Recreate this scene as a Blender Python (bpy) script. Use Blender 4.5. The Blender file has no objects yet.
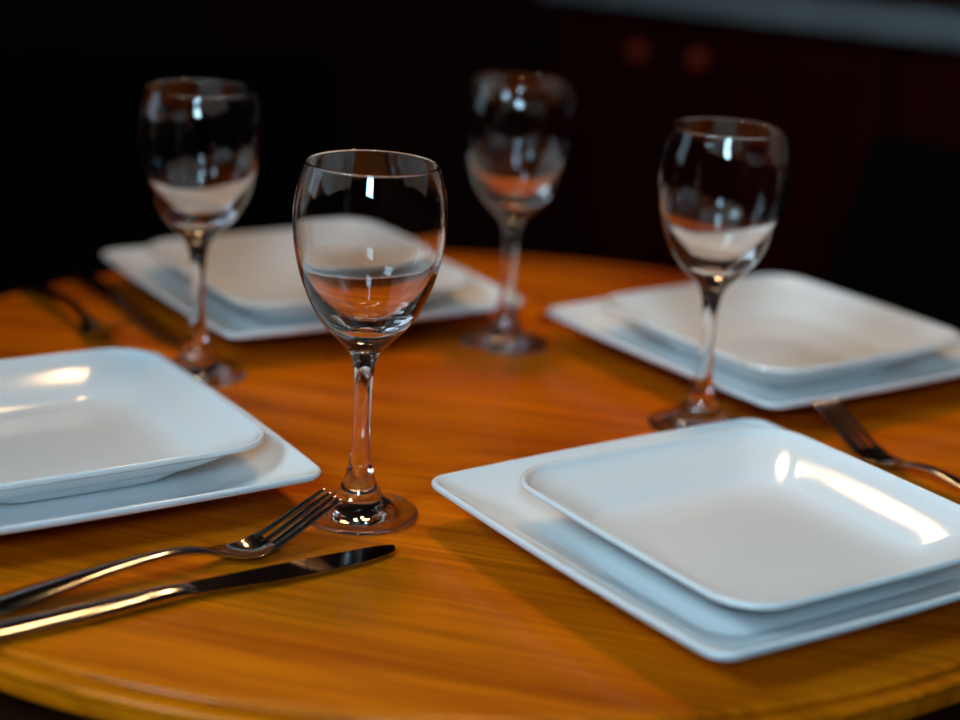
import bpy, bmesh, math, random
from mathutils import Vector, Matrix
random.seed(4)
C = bpy.context.scene.collection
T = 0.75                      # table top height above the floor
R = math.radians

# ------------------------------------------------------------------ helpers
def link(name, me, mat=None, parent=None):
    o = bpy.data.objects.new(name, me); C.objects.link(o)
    if mat is not None and me is not None: me.materials.append(mat)
    if parent is not None: o.parent = parent
    return o
def mesh_of(name, bm, smooth=True, auto=None):
    bmesh.ops.recalc_face_normals(bm, faces=bm.faces)
    me = bpy.data.meshes.new(name); bm.to_mesh(me); bm.free()
    for p in me.polygons: p.use_smooth = smooth
    if auto is not None:
        try: me.set_sharp_from_angle(angle=R(auto))
        except Exception: pass
    return me
def thing(name, label, cat, loc=(0,0,0), rz=0, group=None):
    o = bpy.data.objects.new(name, None); C.objects.link(o)
    o.empty_display_size = .05
    o.location = loc; o.rotation_euler = (0,0,rz)
    tag(o, label, cat, group); return o
def tag(o, label, cat, group=None):
    o['label'] = label; o['category'] = cat
    if group: o['group'] = group
    return o
def dup(root, loc, rz, label):
    def cp(o, parent):
        c = o.copy(); C.objects.link(c)
        if parent is not None: c.parent = parent
        for ch in o.children: cp(ch, c)
        return c
    r = cp(root, None); r.location = loc; r.rotation_euler = (0,0,rz); r['label'] = label
    return r
def box(bm, x0,x1,y0,y1,z0,z1, bev=0, seg=2):
    vs = [bm.verts.new((x,y,z)) for x in (x0,x1) for y in (y0,y1) for z in (z0,z1)]
    f = [(0,1,3,2),(4,6,7,5),(0,4,5,1),(2,3,7,6),(0,2,6,4),(1,5,7,3)]
    fs = [bm.faces.new([vs[i] for i in q]) for q in f]
    if bev:
        es = list({e for q in fs for e in q.edges})
        bmesh.ops.bevel(bm, geom=es, offset=bev, segments=seg, affect='EDGES', profile=.5)
def boxmesh(name, dims, bev=.003, seg=2):
    bm = bmesh.new(); box(bm, *dims, bev=bev, seg=seg); return mesh_of(name, bm, True, 40)
def catmull(pts, n=8):
    out = []
    P = [Vector(p) for p in pts]
    for i in range(len(P)-1):
        p0 = P[max(i-1,0)]; p1 = P[i]; p2 = P[i+1]; p3 = P[min(i+2,len(P)-1)]
        d1 = (p2-p1).length; d0 = max((p1-p0).length,1e-9); d2 = max((p3-p2).length,1e-9)
        m1 = ((p1-p0)/d0 if i>0 else (p2-p1)/d1); m1 = (m1 + (p2-p1)/d1)*.5*d1
        m2 = ((p3-p2)/d2 if i<len(P)-2 else (p2-p1)/d1); m2 = (m2 + (p2-p1)/d1)*.5*d1
        for k in range(n):
            t = k/n; t2=t*t; t3=t2*t
            out.append(p1*(2*t3-3*t2+1)+m1*(t3-2*t2+t)+p2*(-2*t3+3*t2)+m2*(t3-t2))
    out.append(P[-1]); return out
def interp(tab, s):
    if s <= tab[0][0]: return tab[0][1]
    for (a,va),(b,vb) in zip(tab, tab[1:]):
        if s <= b:
            t = (s-a)/(b-a); t = t*t*(3-2*t) if False else t
            return va+(vb-va)*t
    return tab[-1][1]
def smooth_tab(tab, n=10):
    return [(p.x, p.y) for p in catmull([(a,b) for a,b in tab], n)]

# ------------------------------------------------------------------ materials
def newmat(name):
    m = bpy.data.materials.new(name); m.use_nodes = True
    nt = m.node_tree; b = nt.nodes['Principled BSDF']; return m, nt, b
def simple(name, col, rough=.5, metal=0, spec=.5, coat=0, coat_r=.1):
    m, nt, b = newmat(name)
    b.inputs['Base Color'].default_value = (*col,1); b.inputs['Roughness'].default_value = rough
    b.inputs['Metallic'].default_value = metal; b.inputs['Specular IOR Level'].default_value = spec
    b.inputs['Coat Weight'].default_value = coat; b.inputs['Coat Roughness'].default_value = coat_r
    return m
def noisy(name, c1, c2, scale=(1,1,1), rough=.5, nscale=6, detail=6, bump=0, spec=.5, coat=0, rot=0, metal=0):
    m, nt, b = newmat(name); N = nt.nodes; L = nt.links
    tc = N.new('ShaderNodeTexCoord'); mp = N.new('ShaderNodeMapping')
    mp.inputs['Scale'].default_value = scale; mp.inputs['Rotation'].default_value = (0,0,rot)
    nz = N.new('ShaderNodeTexNoise'); nz.inputs['Scale'].default_value = nscale; nz.inputs['Detail'].default_value = detail
    rp = N.new('ShaderNodeValToRGB'); rp.color_ramp.elements[0].position=.3; rp.color_ramp.elements[1].position=.7
    rp.color_ramp.elements[0].color=(*c1,1); rp.color_ramp.elements[1].color=(*c2,1)
    L.new(tc.outputs['Object'], mp.inputs[0]); L.new(mp.outputs[0], nz.inputs['Vector'])
    L.new(nz.outputs[0], rp.inputs[0]); L.new(rp.outputs[0], b.inputs['Base Color'])
    b.inputs['Roughness'].default_value = rough; b.inputs['Specular IOR Level'].default_value = spec
    b.inputs['Coat Weight'].default_value = coat; b.inputs['Metallic'].default_value = metal
    if bump:
        bp = N.new('ShaderNodeBump'); bp.inputs['Strength'].default_value = bump; bp.inputs['Distance'].default_value=.002
        L.new(nz.outputs[0], bp.inputs['Height']); L.new(bp.outputs[0], b.inputs['Normal'])
    return m

def wood_top():
    m, nt, b = newmat('varnished_pine'); N = nt.nodes; L = nt.links
    tc = N.new('ShaderNodeTexCoord'); mp = N.new('ShaderNodeMapping')
    mp.inputs['Rotation'].default_value = (0,0,R(14))          # grain runs along local x after the turn
    L.new(tc.outputs['Object'], mp.inputs[0])
    # wandering of the grain
    wn = N.new('ShaderNodeTexNoise'); wn.inputs['Scale'].default_value = 3.0; wn.inputs['Detail'].default_value = 2
    L.new(mp.outputs[0], wn.inputs['Vector'])
    sc = N.new('ShaderNodeVectorMath'); sc.operation='SCALE'; sc.inputs['Scale'].default_value=.05
    L.new(wn.outputs['Color'], sc.inputs[0])
    ad = N.new('ShaderNodeVectorMath'); ad.operation='ADD'; L.new(mp.outputs[0], ad.inputs[0]); L.new(sc.outputs[0], ad.inputs[1])
    # planks: shift along y per stave
    sx = N.new('ShaderNodeSeparateXYZ'); L.new(mp.outputs[0], sx.inputs[0])
    dv = N.new('ShaderNodeMath'); dv.operation='DIVIDE'; dv.inputs[1].default_value=.095; L.new(sx.outputs['Y'], dv.inputs[0])
    fl = N.new('ShaderNodeMath'); fl.operation='FLOOR'; L.new(dv.outputs[0], fl.inputs[0])
    wh = N.new('ShaderNodeTexWhiteNoise'); wh.noise_dimensions='1D'; L.new(fl.outputs[0], wh.inputs['W'])
    off = N.new('ShaderNodeVectorMath'); off.operation='SCALE'; off.inputs['Scale'].default_value=3.0
    L.new(wh.outputs['Color'], off.inputs[0])
    ad2 = N.new('ShaderNodeVectorMath'); ad2.operation='ADD'; L.new(ad.outputs[0], ad2.inputs[0]); L.new(off.outputs[0], ad2.inputs[1])
    def grain(sxx, syy, scale, detail):
        mm = N.new('ShaderNodeMapping'); mm.inputs['Scale'].default_value=(sxx,syy,1); L.new(ad2.outputs[0], mm.inputs[0])
        n = N.new('ShaderNodeTexNoise'); n.inputs['Scale'].default_value=scale; n.inputs['Detail'].default_value=detail; n.inputs['Roughness'].default_value=.6
        L.new(mm.outputs[0], n.inputs['Vector']); return n
    broad = grain(.7, 8, 4, 5); fine = grain(.9, 34, 7, 5)
    r1 = N.new('ShaderNodeValToRGB'); e = r1.color_ramp.elements
    e[0].position=.30; e[0].color=(.45,.078,.0010,1); e[1].position=.66; e[1].color=(.82,.203,.0020,1)
    L.new(broad.outputs[0], r1.inputs[0])
    r2 = N.new('ShaderNodeValToRGB'); e = r2.color_ramp.elements
    e[0].position=.36; e[0].color=(.52,.42,.36,1); e[1].position=.54; e[1].color=(1,1,1,1)
    L.new(fine.outputs[0], r2.inputs[0])
    mu = N.new('ShaderNodeMix'); mu.data_type='RGBA'; mu.blend_type='MULTIPLY'; mu.inputs[0].default_value=.62
    L.new(r1.outputs[0], mu.inputs[6]); L.new(r2.outputs[0], mu.inputs[7])
    # slight stave to stave tone
    tone = N.new('ShaderNodeMapRange'); tone.inputs[3].default_value=.86; tone.inputs[4].default_value=1.08
    L.new(wh.outputs['Value'], tone.inputs[0])
    m2 = N.new('ShaderNodeVectorMath'); m2.operation='SCALE'; L.new(mu.outputs[2], m2.inputs[0]); L.new(tone.outputs[0], m2.inputs['Scale'])
    L.new(m2.outputs[0], b.inputs['Base Color'])
    b.inputs['Roughness'].default_value=.35; b.inputs['Specular IOR Level'].default_value=.1
    b.inputs['Coat Weight'].default_value=.18; b.inputs['Coat Roughness'].default_value=.16
    bp = N.new('ShaderNodeBump'); bp.inputs['Strength'].default_value=.08; bp.inputs['Distance'].default_value=.0006
    L.new(fine.outputs[0], bp.inputs['Height']); L.new(bp.outputs[0], b.inputs['Normal'])
    return m

def glass_mat():
    m, nt, b = newmat('clear_glass')
    b.inputs['Base Color'].default_value=(1,1,1,1); b.inputs['Roughness'].default_value=0
    b.inputs['IOR'].default_value=1.48; b.inputs['Transmission Weight'].default_value=1
    return m
def emit(name, col, s):
    m = bpy.data.materials.new(name); m.use_nodes=True; nt=m.node_tree; nt.nodes.clear()
    e = nt.nodes.new('ShaderNodeEmission'); e.inputs[0].default_value=(*col,1); e.inputs[1].default_value=s
    o = nt.nodes.new('ShaderNodeOutputMaterial'); nt.links.new(e.outputs[0], o.inputs[0]); return m

M_wood = wood_top()
M_darkwood = noisy('table_base_wood', (.02,.004,.001), (.04,.009,.002), (1,1,.1), .4, 20)
M_porc = noisy('white_porcelain', (.79,.80,.81), (.82,.83,.84), (1,1,1), .10, 4, 2, spec=.55)
M_glass = glass_mat()
M_steel = noisy('polished_steel', (.60,.57,.53), (.68,.65,.61), (1,12,1), .13, 30, 3, metal=1)
M_chair = noisy('black_upholstery', (.0006,.0006,.0007), (.0012,.0011,.0012), (1,1,1), .85, 60, bump=.2, spec=.03)
M_chairleg = simple('black_lacquer_wood', (.002,.0016,.0016), .5, spec=.1)
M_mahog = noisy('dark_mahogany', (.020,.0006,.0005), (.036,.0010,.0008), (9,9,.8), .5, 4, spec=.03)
M_knob = simple('red_brown_wooden_knob', (.40,.036,.012), .4, spec=.15)
M_edge = noisy('grey_stone_edge', (.17,.155,.15), (.23,.21,.20), (1,1,1), .5, 30, spec=.2)
M_counter = noisy('red_brown_worktop', (.06,.014,.006), (.10,.024,.010), (1,1,1), .5, 25, spec=.15)
M_wall = noisy('dark_brown_wall', (.026,.005,.003), (.036,.007,.004), (1,1,1), .8, 3, spec=.05)
M_floor = noisy('dark_floor_boards', (.0008,.0005,.0004), (.0016,.001,.0007), (8,.6,1), .7, 5, spec=.03)
M_ceil = simple('dim_ceiling', (.05,.045,.04), .9, spec=.1)
M_frame = simple('window_frame_paint', (.5,.5,.48), .5)

# ------------------------------------------------------------------ dining table
table = thing('dining_table', 'round varnished orange pine dining table with moulded edge under all the plates and glasses', 'table', (-.0026, 1.178, 0))
def rad(t): return .4407 - .0012*math.cos(2*t) + .0115*math.sin(2*t)
def top_mesh():
    prof = [(-.0085,0),(-.0045,-.0001),(-.0024,-.0007),(-.0010,-.0019),(-.0006,-.0030),(-.0012,-.0040),(-.0026,-.0046),(-.0030,-.0053),
            (-.0022,-.0059),(.0010,-.0061),(.0034,-.0068),(.0047,-.0082),(.0050,-.0098),(.0046,-.0112),(.0036,-.0122),(.0030,-.0130),(.0030,-.0205),(.0022,-.0218),(.0008,-.0222)]
    bm = bmesh.new(); n=240; rings=[]
    for d,z in prof:
        rings.append([bm.verts.new(((rad(a)+d)*math.cos(a),(rad(a)+d)*math.sin(a),T+z)) for a in [2*math.pi*i/n for i in range(n)]])
    for A,B in zip(rings, rings[1:]):
        for i in range(n): bm.faces.new((A[i],A[(i+1)%n],B[(i+1)%n],B[i]))
    bm.faces.new(rings[0]); bm.faces.new(rings[-1][::-1])
    return mesh_of('tabletop', bm, True, 35)
link('tabletop', top_mesh(), M_wood, table)
def ring_mesh(name, off0, off1, z0, z1, n=120):
    bm = bmesh.new(); vs=[]
    for off,z in ((off0,z0),(off0,z1),(off1,z1),(off1,z0)):
        vs.append([bm.verts.new(((rad(a)+off)*math.cos(a),(rad(a)+off)*math.sin(a),z)) for a in [2*math.pi*i/n for i in range(n)]])
    for k in range(4):
        A,B=vs[k],vs[(k+1)%4]
        for i in range(n): bm.faces.new((A[i],A[(i+1)%n],B[(i+1)%n],B[i]))
    return mesh_of(name, bm, True, 35)
link('apron', ring_mesh('apron', -.045, -.065, T-.100, T-.0222), M_darkwood, table)
def lathe_plain(name, prof, n=48):
    bm = bmesh.new(); rings=[]
    for r,z in prof:
        rings.append([bm.verts.new((r*math.cos(2*math.pi*i/n), r*math.sin(2*math.pi*i/n), z)) for i in range(n)] if r>1e-6 else bm.verts.new((0,0,z)))
    for A,B in zip(rings, rings[1:]):
        for i in range(n):
            j=(i+1)%n
            if isinstance(A,list) and isinstance(B,list): bm.faces.new((A[i],A[j],B[j],B[i]))
            elif isinstance(B,list): bm.faces.new((A,B[j],B[i]))
            else: bm.faces.new((A[i],A[j],B))
    return mesh_of(name, bm, True, 40)
link('pedestal', lathe_plain('pedestal', [(0,.04),(.07,.04),(.075,.07),(.05,.12),(.045,.30),(.06,.40),(.05,.50),(.045,.62),(.12,.70),(.16,T-.0222),(0,T-.0222)]), M_darkwood, table)
for k in range(4):
    bm = bmesh.new(); box(bm, .05,.34,-.03,.03,0,.055, bev=.012)
    a = R(45+90*k)
    bmesh.ops.rotate(bm, verts=bm.verts, cent=(0,0,0), matrix=Matrix.Rotation(a,3,'Z'))
    link('foot', mesh_of('foot', bm, True, 40), M_darkwood, table)

# ------------------------------------------------------------------ square plates
def rsq(h, r, bulge, n=10, m=8):
    """outline of a square of half width h, corner radius r, sides bowed out by bulge"""
    pts=[]; r=min(r,h*.95)
    for k in range(4):
        a0 = k*math.pi/2
        cx,cy = (h-r),(h-r)
        ca,sa = math.cos(a0),math.sin(a0)
        loc=[]
        for i in range(m):                      # straight side x=h, y from -(h-r) to h-r
            y = -(h-r)+2*(h-r)*i/m
            loc.append((h, y))
        for i in range(n):
            t = (math.pi/2)*i/n
            loc.append((cx+r*math.cos(t), cy+r*math.sin(t)))
        for x,y in loc:
            if bulge:
                bx = bulge*(1-min(1,abs(y)/h)**2)*max(0,x/h) if abs(x)>=abs(y) else 0
                # smooth bow on both axes
                x2 = x + math.copysign(bulge*(1-(y/h)**2), x)*min(1,abs(x)/h)**4
                y2 = y + math.copysign(bulge*(1-(x/h)**2), y)*min(1,abs(y)/h)**4
                x,y = x2,y2
            pts.append((ca*x-sa*y, sa*x+ca*y))
    return pts
def plate_mesh(name, half, rc, bulge, prof_top, prof_out):
    bm = bmesh.new()
    prof = list(reversed(prof_out)) + prof_top      # from underside centre up over the rim to the centre
    rings=[]
    for d,z in prof:
        h = half-d
        rr = rc*(h/half) + .28*d
        rings.append([bm.verts.new((x,y,z)) for x,y in rsq(h, rr, bulge*(h/half)**2)])
    n=len(rings[0])
    for A,B in zip(rings, rings[1:]):
        for i in range(n): bm.faces.new((A[i],A[(i+1)%n],B[(i+1)%n],B[i]))
    for ring in (rings[0], rings[-1]):
        c = bm.verts.new((0,0,ring[0].co.z))
        for i in range(n): bm.faces.new((ring[i],ring[(i+1)%n],c))
    return mesh_of(name, bm, True)
def prof_plate(half, zr, zc, w, foot, lip):
    """w: width of the sloping rim, foot: inset of the foot ring, lip: height of the upright edge"""
    top = catmull([(.0000,zr-.0016),(.0005,zr-.0004),(.0013,zr),(.0023,zr-.0004),(w*.09,zr-(zr-zc)*.12),(w*.19,zr-(zr-zc)*.28),(w*.34,zr-(zr-zc)*.48),(w*.56,zr-(zr-zc)*.745),(w*.80,zr-(zr-zc)*.94),(w*1.05,zc),(half*.70,zc-.0002),(half*.92,zc-.0002)], 4)
    zb = zr-lip
    out = catmull([(.0000,zr-.0016),(.0001,zr-lip*.55),(.0008,zb+.0006),(.0030,zb-.0004),(foot*.45,zb*.62),(foot*.75,zb*.27),(foot*.93,.0012),(foot*1.0,.0001),(foot+.003,.0001),(foot+.0055,.0020),(half*.80,.0024),(half*.92,.0024)], 4)[1:]
    return [(p.x,p.y) for p in top], [(p.x,p.y) for p in out]
pt,po = prof_plate(.1268,.0272,.0072,.052,.062,.0048)
ME_large = plate_mesh('dinner_plate', .1268, .011, .0034, pt, po); ME_large.materials.append(M_porc)
SB = .0074
pt,po = prof_plate(.1022,.0388-SB,.0062,.044,.044,.0040)
ME_small = plate_mesh('side_plate', .1022, .027, .0020, pt, po); ME_small.materials.append(M_porc)
PL = [ # x, y, deg, small dx, dy, ddeg
 (.1492,.9389,35.26,.0091,-.0089,-.6,'large square white plate nearest the camera, at front right with table edge below it','small square white plate at front right, on the nearest large plate'),
 (-.2582,1.0037,33.49,.0048,.0079,.44,'large square white plate cut off by the left side, behind the fork and knife','small square white plate cut off at left, bright streak on its far rim'),
 (.2225,1.3163,36.07,0,0,0,'large square white plate at back right, lying before the black chair','small square white plate at back right, on the large plate before the black chair'),
 (-.1406,1.3993,33.16,0,0,0,'large square white plate at back left, seen behind and through the front wine glass','small square white plate at back left, seen through the front wine glass bowl')]
for x,y,a,dx,dy,da,l1,l2 in PL:
    o = link('dinner_plate', ME_large); o.location=(x,y,T); o.rotation_euler=(0,0,R(a)); tag(o, l1, 'plate', 'large square dinner plates')
    s = link('side_plate', ME_small); s.location=(x+dx,y+dy,T+SB); s.rotation_euler=(0,0,R(a+da)); tag(s, l2, 'plate', 'small square plates on the dinner plates')

# ------------------------------------------------------------------ wine glasses
OUT = [(0,.0016),(.010,.0014),(.024,.0006),(.031,0),(.0335,.0004),(.0345,.0014),(.0341,.0024),(.0310,.0033),(.0260,.0046),(.0200,.0070),(.0150,.0110),(.0115,.0165),(.0086,.0240),(.0063,.0335),(.0053,.0456),(.0048,.0636),(.0054,.0820),(.0071,.0925),(.0102,.0990),(.0160,.1050),(.0243,.1138),(.0330,.1284),(.0403,.1512),(.0426,.1728),(.0406,.1900),(.0367,.2030)]
RIM = [(.0367,.2030),(.03655,.2039),(.0360,.2043),(.0355,.2039),(.0354,.2030)]
INN = [(.0354,.2030),(.0394,.1900),(.0413,.1728),(.0386,.1512),(.0340,.1380),(.0288,.1290),(.0225,.1215),(.0150,.1165),(.0070,.1140),(0,.1133)]
def glass_profile():
    a = catmull(OUT, 6); b = catmull(RIM, 3)[1:]; c = catmull(INN, 8)[1:]
    return [(p.x,p.y) for p in a+b+c]
GP = glass_profile()
def glass_part(name, i0, i1, n=96):
    verts=[]; faces=[]; nor=[]; idx=[]
    for k in range(i0,i1+1):
        r,z = GP[k]
        p0 = GP[max(k-1,0)]; p1 = GP[min(k+1,len(GP)-1)]
        tx,tz = p1[0]-p0[0], p1[1]-p0[1]; l = math.hypot(tx,tz); nx,nz = tz/l, -tx/l
        if r<1e-6:
            idx.append(len(verts)); verts.append((0,0,z)); nor.append((0,0,-1 if k==0 else 1))
        else:
            idx.append([len(verts)+i for i in range(n)])
            for i in range(n):
                a=2*math.pi*i/n; verts.append((r*math.cos(a),r*math.sin(a),z)); nor.append((nx*math.cos(a),nx*math.sin(a),nz))
    for A,B in zip(idx, idx[1:]):
        for i in range(n):
            j=(i+1)%n
            if isinstance(A,int): faces.append((A,B[j],B[i]))
            elif isinstance(B,int): faces.append((A[i],A[j],B))
            else: faces.append((A[i],A[j],B[j],B[i]))
    me = bpy.data.meshes.new(name); me.from_pydata(verts,[],faces); me.update()
    for p in me.polygons: p.use_smooth=True
    me.normals_split_custom_set_from_vertices(nor)
    me.materials.append(M_glass); return me
k1 = min(range(len(GP)), key=lambda k: abs(GP[k][1]-.030)+ (10 if k>len(OUT)*6 else 0))
k2 = min(range(len(GP)), key=lambda k: abs(GP[k][1]-.0900)+ (10 if k>len(OUT)*6 else 0))
G0 = thing('wine_glass', 'empty wine glass nearest the camera, in sharp focus beside the fork tines', 'wine glass', (-.0648,.9749,T), 0, 'wine glasses on the table')
link('foot', glass_part('foot',0,k1), None, G0)
link('stem', glass_part('stem',k1,k2), None, G0)
link('bowl', glass_part('bowl',k2,len(GP)-1), None, G0)
g_=dup(G0, (-.1979,1.2130,T), R(20), 'empty wine glass at far left, its foot behind the left plates')
g2_=dup(G0, (.0178,1.3355,T), R(40), 'blurred empty wine glass farthest back, between the two back plates')
dup(G0, (.1506,1.1664,T), R(60), 'empty wine glass on the right, standing before the back right plates')
G0.scale=(1,1,1.009); g_.scale=(1,1,.986); g2_.scale=(1,1,.987)

# ------------------------------------------------------------------ cutlery
def loft(name, secs, nseg=20):
    """secs: list of (s, ycentre, halfwidth, z mid, half thickness, dish) -> closed tube along x"""
    bm = bmesh.new(); rings=[]
    for s,yc,hw,z,ht,dish in secs:
        ring=[]
        for i in range(nseg):
            a=2*math.pi*i/nseg; c,sn=math.cos(a),math.sin(a)
            y=hw*math.copysign(abs(c)**.95,c); zz=ht*math.copysign(abs(sn)**.95,sn)
            ring.append(bm.verts.new((s,yc+y,z+zz+dish*(y/max(hw,1e-6))**2)))
        rings.append(ring)
    for A,B in zip(rings,rings[1:]):
        for i in range(nseg): bm.faces.new((A[i],A[(i+1)%nseg],B[(i+1)%nseg],B[i]))
    bm.faces.new(rings[0]); bm.faces.new(rings[-1][::-1])
    return mesh_of(name, bm, True, 50)
SP = smooth_tab([(-.147,.0035),(-.139,.0048),(-.107,.0085),(-.070,.0120),(-.046,.0128),(-.030,.0105),(-.0165,.0063),(-.006,.0030),(.002,.0026),(.0105,.0055),(.021,.0105),(.032,.0163),(.043,.0220),(.0535,.0270)], 6)
def spz(s): return interp(SP, s)
FW = smooth_tab([(-.147,.0055),(-.143,.0088),(-.130,.0098),(-.105,.0080),(-.075,.0056),(-.050,.0042),(-.034,.0036),(-.027,.0039),(-.020,.0058),(-.012,.0094),(-.004,.0114),(.004,.0120),(.014,.0119)], 5)
FT = [(-.147,.0012),(-.14,.0017),(-.07,.0019),(-.035,.0022),(-.02,.0016),(-.008,.0011),(.014,.0010)]
DI = [(-.03,0),(-.018,.0012),(-.005,.0030),(.005,.0030),(.016,.0024),(.03,.0012),(.054,.0003)]
def fsec(a,b,n): return [(s,0,interp(FW,s),spz(s),interp(FT,s),interp(DI,s)) for s in [a+(b-a)*i/n for i in range(n+1)]]
def make_fork(label):
    f = thing('dinner_fork', label, 'fork', (0,0,T), 0, 'forks laid on the table')
    link('handle', loft('handle', fsec(-.147,-.024,40)), M_steel, f)
    link('head', loft('head', fsec(-.0243,.0125,24), 28), M_steel, f)
    for k in range(4):
        secs=[]
        for i in range(25):
            s=.0095+(.0535-.0095)*i/24; u=i/24
            yc=(k-1.5)*.0064*(1-.10*u); hw=.0023-.0010*u**2; ht=.0011-.0002*u
            if i==24: hw*=.45; ht*=.5
            W=.0119
            secs.append((s,yc,hw,spz(s)+interp(DI,s)*(yc/W)**2,ht,0))
        link('tine', loft('tine', secs, 12), M_steel, f)
    return f
fk = make_fork('steel dinner fork at front left, tines raised before the front glass')
fk.location=(-.1185,.903,T); fk.rotation_euler=(0,0,R(37.5))
dup(fk, (.2612,1.111,T), R(124), 'dark steel fork at right between the front right and back right plates')
dup(fk, (-.283,1.283,T), R(-56), 'blurred steel fork at back left, left of the dark knife')
dup(fk, (.0461+.053*math.cos(R(36)),1.3625+.053*math.sin(R(36)),T), R(216), 'blurred steel fork mostly hidden behind the back right plates')

KH = smooth_tab([(-.022,.0045),(-.018,.0080),(0,.0094),(.03,.0090),(.05,.0084),(.08,.0070),(.095,.0064),(.102,.0066)],6)
KT = smooth_tab([(-.022,.0014),(-.016,.0024),(.01,.0030),(.03,.0033),(.07,.0036),(.095,.0036),(.100,.0024),(.103,.0012)],6)
KZ = [(0,.0035),(.03,.0036),(.06,.0040),(.085,.0046),(.103,.0046)]
def blade_mesh():
    bm=bmesh.new(); n=120; L0,L1=.098,.226
    top=[];bot=[]
    for i in range(n+1):
        u=i/n; s=L0+(L1-L0)*u
        back = .0066+.0012*math.sin(min(1,u*1.5)*math.pi/2) - .0012*max(0,(u-.6)/.4)**2
        edge = -.0064-.0036*min(1,u/.35)**1.2
        if u>.50: edge += .0080*((u-.50)/.50)**2.2
        if u>.90:
            w_=(u-.90)/.10; c_=(back+edge)/2+.0022*w_*w_; k_=max(.10,math.sqrt(max(0,1-w_**2)))
            back,edge=c_+(back-c_)*k_,c_+(edge-c_)*k_
        z=.0046-.0022*u
        row=[]
        for j in range(7):
            v=j/6; y=back+(edge-back)*v; th=.0011*(1-.8*v)
            row.append((s,y,z,th))
        top.append([bm.verts.new((s,y,z+th)) for s,y,z,th in row]); bot.append([bm.verts.new((s,y,z-th)) for s,y,z,th in row])
    for i in range(n):
        for j in range(6):
            bm.faces.new((top[i][j],top[i+1][j],top[i+1][j+1],top[i][j+1]))
            bm.faces.new((bot[i][j],bot[i][j+1],bot[i+1][j+1],bot[i+1][j]))
        bm.faces.new((top[i][0],bot[i][0],bot[i+1][0],top[i+1][0])); bm.faces.new((top[i][6],top[i+1][6],bot[i+1][6],bot[i][6]))
    for i in (0,n):
        bm.faces.new(top[i]+bot[i][::-1])
    return mesh_of('blade', bm, True, 30)
kn = thing('dinner_knife', 'steel dinner knife at front left, lying along the near table edge', 'knife', (0,0,T), 0, 'knives laid on the table')
link('handle', loft('handle', [(s,0,interp(KH,s),interp(KZ,s),interp(KT,s),0) for s in [-.022+.125*i/48 for i in range(49)]], 24), M_steel, kn)
link('blade', blade_mesh(), M_steel, kn)
def knife_at(k, tip, ang): k.location=(tip[0]-.224*math.cos(ang), tip[1]-.224*math.sin(ang), T); k.rotation_euler=(0,0,ang)
knife_at(kn, (-.0400,.9205), R(35.3))
k2_ = dup(kn, (0,0,0), 0, 'blurred dark steel knife at back left, its tip by the far left glass foot'); knife_at(k2_, (-.215,1.262), R(-57.4))
k3_ = dup(kn, (0,0,0), 0, 'blurred steel knife tip showing left of the back right plates corner'); knife_at(k3_, (.0440,1.4030), R(216))

# ------------------------------------------------------------------ chairs
def make_chair(label):
    c = thing('dining_chair', label, 'chair', (0,0,0), 0, 'black chairs around the table')
    W=.22
    # local: +y is the back side, seat towards -y
    link('seat', boxmesh('seat', (-W,W,-.42,.02,.42,.49), .02, 3), M_chair, c)
    bm=bmesh.new(); box(bm,-W,W,-.02,.02,.46,.855,bev=.014,seg=3)
    for v in bm.verts: v.co.y += .09*max(0,(v.co.z-.46))/.4 + .03*(v.co.x/W)**2*-1
    link('backrest', mesh_of('backrest', bm, True, 40), M_chair, c)
    for sx in (-1,1):
        for y in (-.40,.0):
            bm=bmesh.new(); box(bm, sx*(W-.02)-.018, sx*(W-.02)+.018, y-.018,y+.018,0,.43,bev=.004)
            link('leg', mesh_of('leg', bm, True, 40), M_chairleg, c)
    return c
ch = make_chair('black dining chair at right edge behind the back right plates')
ch.location=(.450,1.565,0); ch.rotation_euler=(0,0,R(33-90))
dup(ch, (-.36,1.92,0), R(25), 'black dining chair at far left behind the back left plates')

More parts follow.
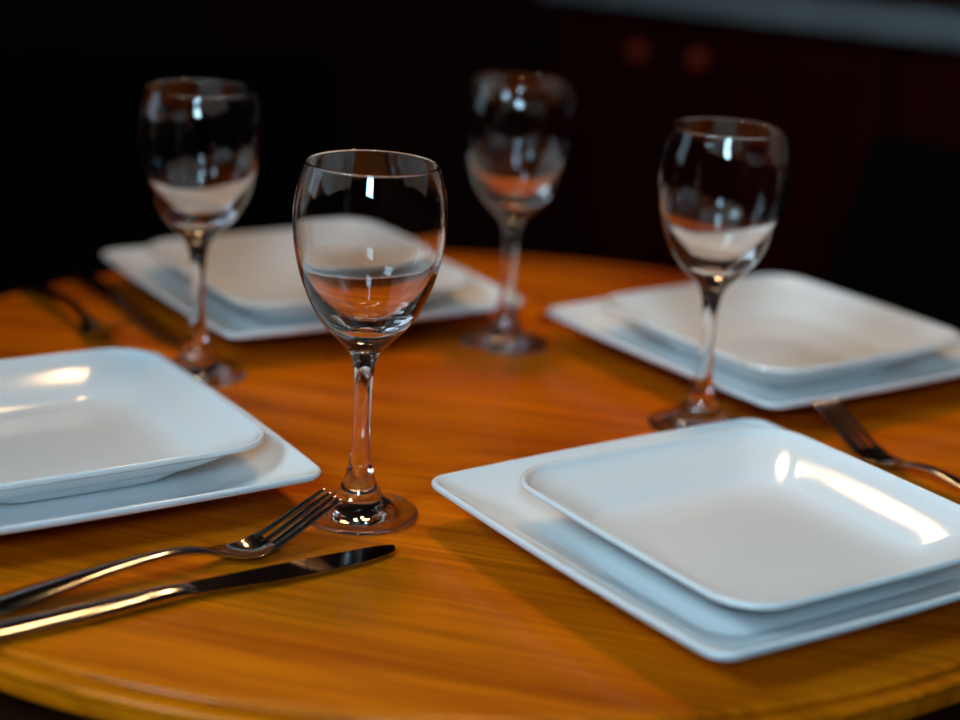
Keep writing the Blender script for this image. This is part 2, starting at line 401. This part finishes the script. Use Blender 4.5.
# ------------------------------------------------------------------ kitchen behind
TH=R(-29); e1=Vector((math.cos(TH),math.sin(TH),0)); e2=Vector((-math.sin(TH),math.cos(TH),0))
V0 = Vector((.3755,2.3615,0)).dot(e2)                # counter front
cam_f, cam_r, cam_u, cam_w = 1819.35, Vector((.9981,.0181,.0581)), Vector((-.0608,.2967,.9530)), Vector((0,.9548,-.2972))
CAM = Vector((0,0,.4008+T))
def on_face(px,py,v):
    d = cam_w + cam_r*((px-480)/cam_f) - cam_u*((py-360)/cam_f)
    return CAM + d*((v-CAM.dot(e2))/d.dot(e2))
KN = [on_face(636,52,V0-.025), on_face(696,60,V0-.025)]
um = (KN[0].dot(e1)+KN[1].dot(e1))/2; half_gap=abs(KN[1].dot(e1)-KN[0].dot(e1))/2; zk=(KN[0].z+KN[1].z)/2
ztop = T+.17
def cabinet(label, u0, wid, split, knob_off):
    c = thing('kitchen_cabinet', label, 'cabinet', tuple(e1*u0+e2*V0), TH, 'dark kitchen cabinets behind the table')
    ct = T+.128
    link('carcass', boxmesh('carcass',(0,wid,.035,.56,.09,ct),.001,1), M_mahog, c)
    link('toe_kick', boxmesh('toe_kick',(.01,wid-.01,.09,.55,0,.09),.001,1), M_chairleg, c)
    for k,(a,b) in enumerate(((.002,split-.002),(split+.002,wid-.002))):
        bm=bmesh.new(); fw=.055; z0,z1=.10,ct-.008
        box(bm,a,b,.012,.032,z0,z1)
        for q in ((a,a+fw,z0,z1),(b-fw,b,z0,z1),(a+fw,b-fw,z0,z0+fw),(a+fw,b-fw,z1-fw,z1)): box(bm,q[0],q[1],.002,.014,q[2],q[3],bev=.002,seg=1)
        d = link('door', mesh_of('door',bm,True,30), M_mahog, c)
        kb = lathe_plain('knob', [(0,0),(.007,0),(.005,.008),(.006,.012),(.0115,.018),(.0125,.023),(.0105,.028),(.005,.031),(0,.0315)], 24)
        ko = link('knob', kb, M_knob, d)
        ko.location=(split+(-knob_off if k==0 else knob_off), .002, zk); ko.rotation_euler=(R(90),0,0)
    return c
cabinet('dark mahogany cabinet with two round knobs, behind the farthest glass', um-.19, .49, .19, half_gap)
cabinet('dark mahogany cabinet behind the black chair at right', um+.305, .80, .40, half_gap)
wt = thing('worktop', 'red brown kitchen worktop with pale grey front edge at top right', 'worktop', tuple(e1*(um-.20)+e2*V0), TH)
link('slab', boxmesh('slab',(0,1.50,.0105,.60,T+.131,ztop+.008),.001,1), M_counter, wt)
link('front_edge', boxmesh('front_edge',(0,1.50,-.018,.010,T+.139,ztop+.009),.004,2), M_edge, wt)

# ------------------------------------------------------------------ room shell
U0,U1,VF,VB,HC = -2.6,1.3,-.90,V0+.62,2.5
def struct(name, me, mat):
    o=link(name, me, mat); o['kind']='structure'; o.rotation_euler=(0,0,TH); return o
struct('floor', boxmesh('floor',(U0-.1,U1+.1,VF-.1,VB+.1,-.1,0),0), M_floor)
struct('ceiling', boxmesh('ceiling',(U0-.1,U1+.1,VF-.1,VB+.1,HC,HC+.1),0), M_ceil)
def add_shade_wall(P, Q, th=.08):
    d=(Vector(Q)-Vector(P)); L=d.length
    o=link('added_shade_wall', boxmesh('added_shade_wall',(0,L,0,th,0,HC),0), M_wall); o['kind']='structure'
    o.location=(P[0],P[1],0); o.rotation_euler=(0,0,math.atan2(d.y,d.x))
add_shade_wall((-.685,.545),(-2.05,.95))  # added wall out of view, shades back left plates and table's left from window
struct('wall_back', boxmesh('wall_back',(U0,U1,VB,VB+.1,0,HC),0), M_wall)
def wall_hole(name, along_u, a0, a1, w0, w1, h0, h1, p0, p1):
    bm=bmesh.new()
    for q in ((a0,w0,0,HC),(w1,a1,0,HC),(w0,w1,0,h0),(w0,w1,h1,HC)):
        if along_u: box(bm,q[0],q[1],p0,p1,q[2],q[3])
        else: box(bm,p0,p1,q[0],q[1],q[2],q[3])
    struct(name, mesh_of(name,bm,False), M_wall)
# narrow tall window behind the camera, wide one in the left wall
W1=(.24,.76,T+.84,T+1.34); W2=(-.50,.55,T+.25,T+1.35); W3=(-1.28,-.62,T+1.18,T+1.72)
def wall_front():
    bm=bmesh.new()
    for q in ((U0,W3[0],0,HC),(W3[0],W3[1],0,W3[2]),(W3[0],W3[1],W3[3],HC),(W3[1],W1[0],0,HC),(W1[0],W1[1],0,W1[2]),(W1[0],W1[1],W1[3],HC),(W1[1],U1,0,HC)):
        box(bm,q[0],q[1],VF-.1,VF,q[2],q[3])
    struct('wall_front', mesh_of('wall_front',bm,False), M_wall)
wall_front()
wall_hole('wall_left', False, VF-.1, VB+.1, W2[0], W2[1], W2[2], W2[3], U0-.1, U0)
struct('wall_right', boxmesh('wall_right',(U1,U1+.1,VF-.1,VB+.1,0,HC),0), M_wall)
def window(name, along_u, w, p, matp):
    bm=bmesh.new(); f=.035
    for q in ((w[0],w[0]+f,w[2],w[3]),(w[1]-f,w[1],w[2],w[3]),(w[0]+f,w[1]-f,w[2],w[2]+f),(w[0]+f,w[1]-f,w[3]-f,w[3])):
        if along_u: box(bm,q[0],q[1],p-.07,p-.02,q[2],q[3])
        else: box(bm,p-.07,p-.02,q[0],q[1],q[2],q[3])
    o=struct(name, mesh_of(name,bm,False), M_frame)
    d=(w[0]+f,w[1]-f,p-.055,p-.045,w[2]+f,w[3]-f) if along_u else (p-.055,p-.045,w[0]+f,w[1]-f,w[2]+f,w[3]-f)
    link('pane', boxmesh('pane',d,0), matp, o)
window('window_1', True, W1, VF, emit('daylit_pane', (.46,.77,.98), 52))
window('window_2', False, W2, U0, emit('shaded_daylit_pane', (.6,.80,1.0), 1.0))
window('window_3', True, W3, VF, emit('bright_daylit_pane', (.53,.82,1.0), 46))

# ------------------------------------------------------------------ lamps above the table
def lamp(name, loc, power, col, size, aim=None, spread=180):
    l=bpy.data.lights.new(name,'AREA'); l.shape='DISK'; l.size=size; l.energy=power; l.color=col; l.spread=R(spread)
    o=bpy.data.objects.new(name,l); C.objects.link(o); o.location=loc
    d=(Vector(aim)-Vector(loc)) if aim else Vector((0,0,-1))
    o.rotation_euler=d.to_track_quat('-Z','Y').to_euler(); return o
WARM=(1.0,.58,.26)
lamp('ceiling_lamp', (.03,1.52,T+1.2), 1.4, WARM, .18, (.10,1.12,T), 90)
lamp('ceiling_lamp', (-.30,1.74,T+1.2), .45, WARM, .13, (.14,1.05,T), 90)

w=bpy.data.worlds.new('World'); bpy.context.scene.world=w; w.use_nodes=True
w.node_tree.nodes['Background'].inputs[0].default_value=(.5,.7,1,1); w.node_tree.nodes['Background'].inputs[1].default_value=.01

# ------------------------------------------------------------------ camera
cd=bpy.data.cameras.new('Camera'); cam=bpy.data.objects.new('Camera',cd); C.objects.link(cam)
cd.sensor_width=36; cd.sensor_fit='HORIZONTAL'; cd.lens=cam_f/960*36
b=-cam_w
cam.matrix_world=Matrix(((cam_r.x,cam_u.x,b.x,CAM.x),(cam_r.y,cam_u.y,b.y,CAM.y),(cam_r.z,cam_u.z,b.z,CAM.z),(0,0,0,1)))
cd.clip_start=.02; cd.dof.use_dof=True
cd.dof.focus_distance=(Vector((-.065,.96,T+.08))-CAM).dot(cam_w); cd.dof.aperture_fstop=2.7
sc=bpy.context.scene; sc.camera=cam
sc.view_settings.view_transform='Standard'; sc.view_settings.look='None'; sc.view_settings.gamma=1; sc.view_settings.exposure=0; sc.view_settings.use_curve_mapping=False
cy=sc.cycles
cy.max_bounces=24; cy.transmission_bounces=20; cy.glossy_bounces=8; cy.diffuse_bounces=4; cy.transparent_max_bounces=16
cy.caustics_reflective=False; cy.caustics_refractive=True; cy.blur_glossy=.3; cy.sample_clamp_indirect=8; cy.use_denoising=True
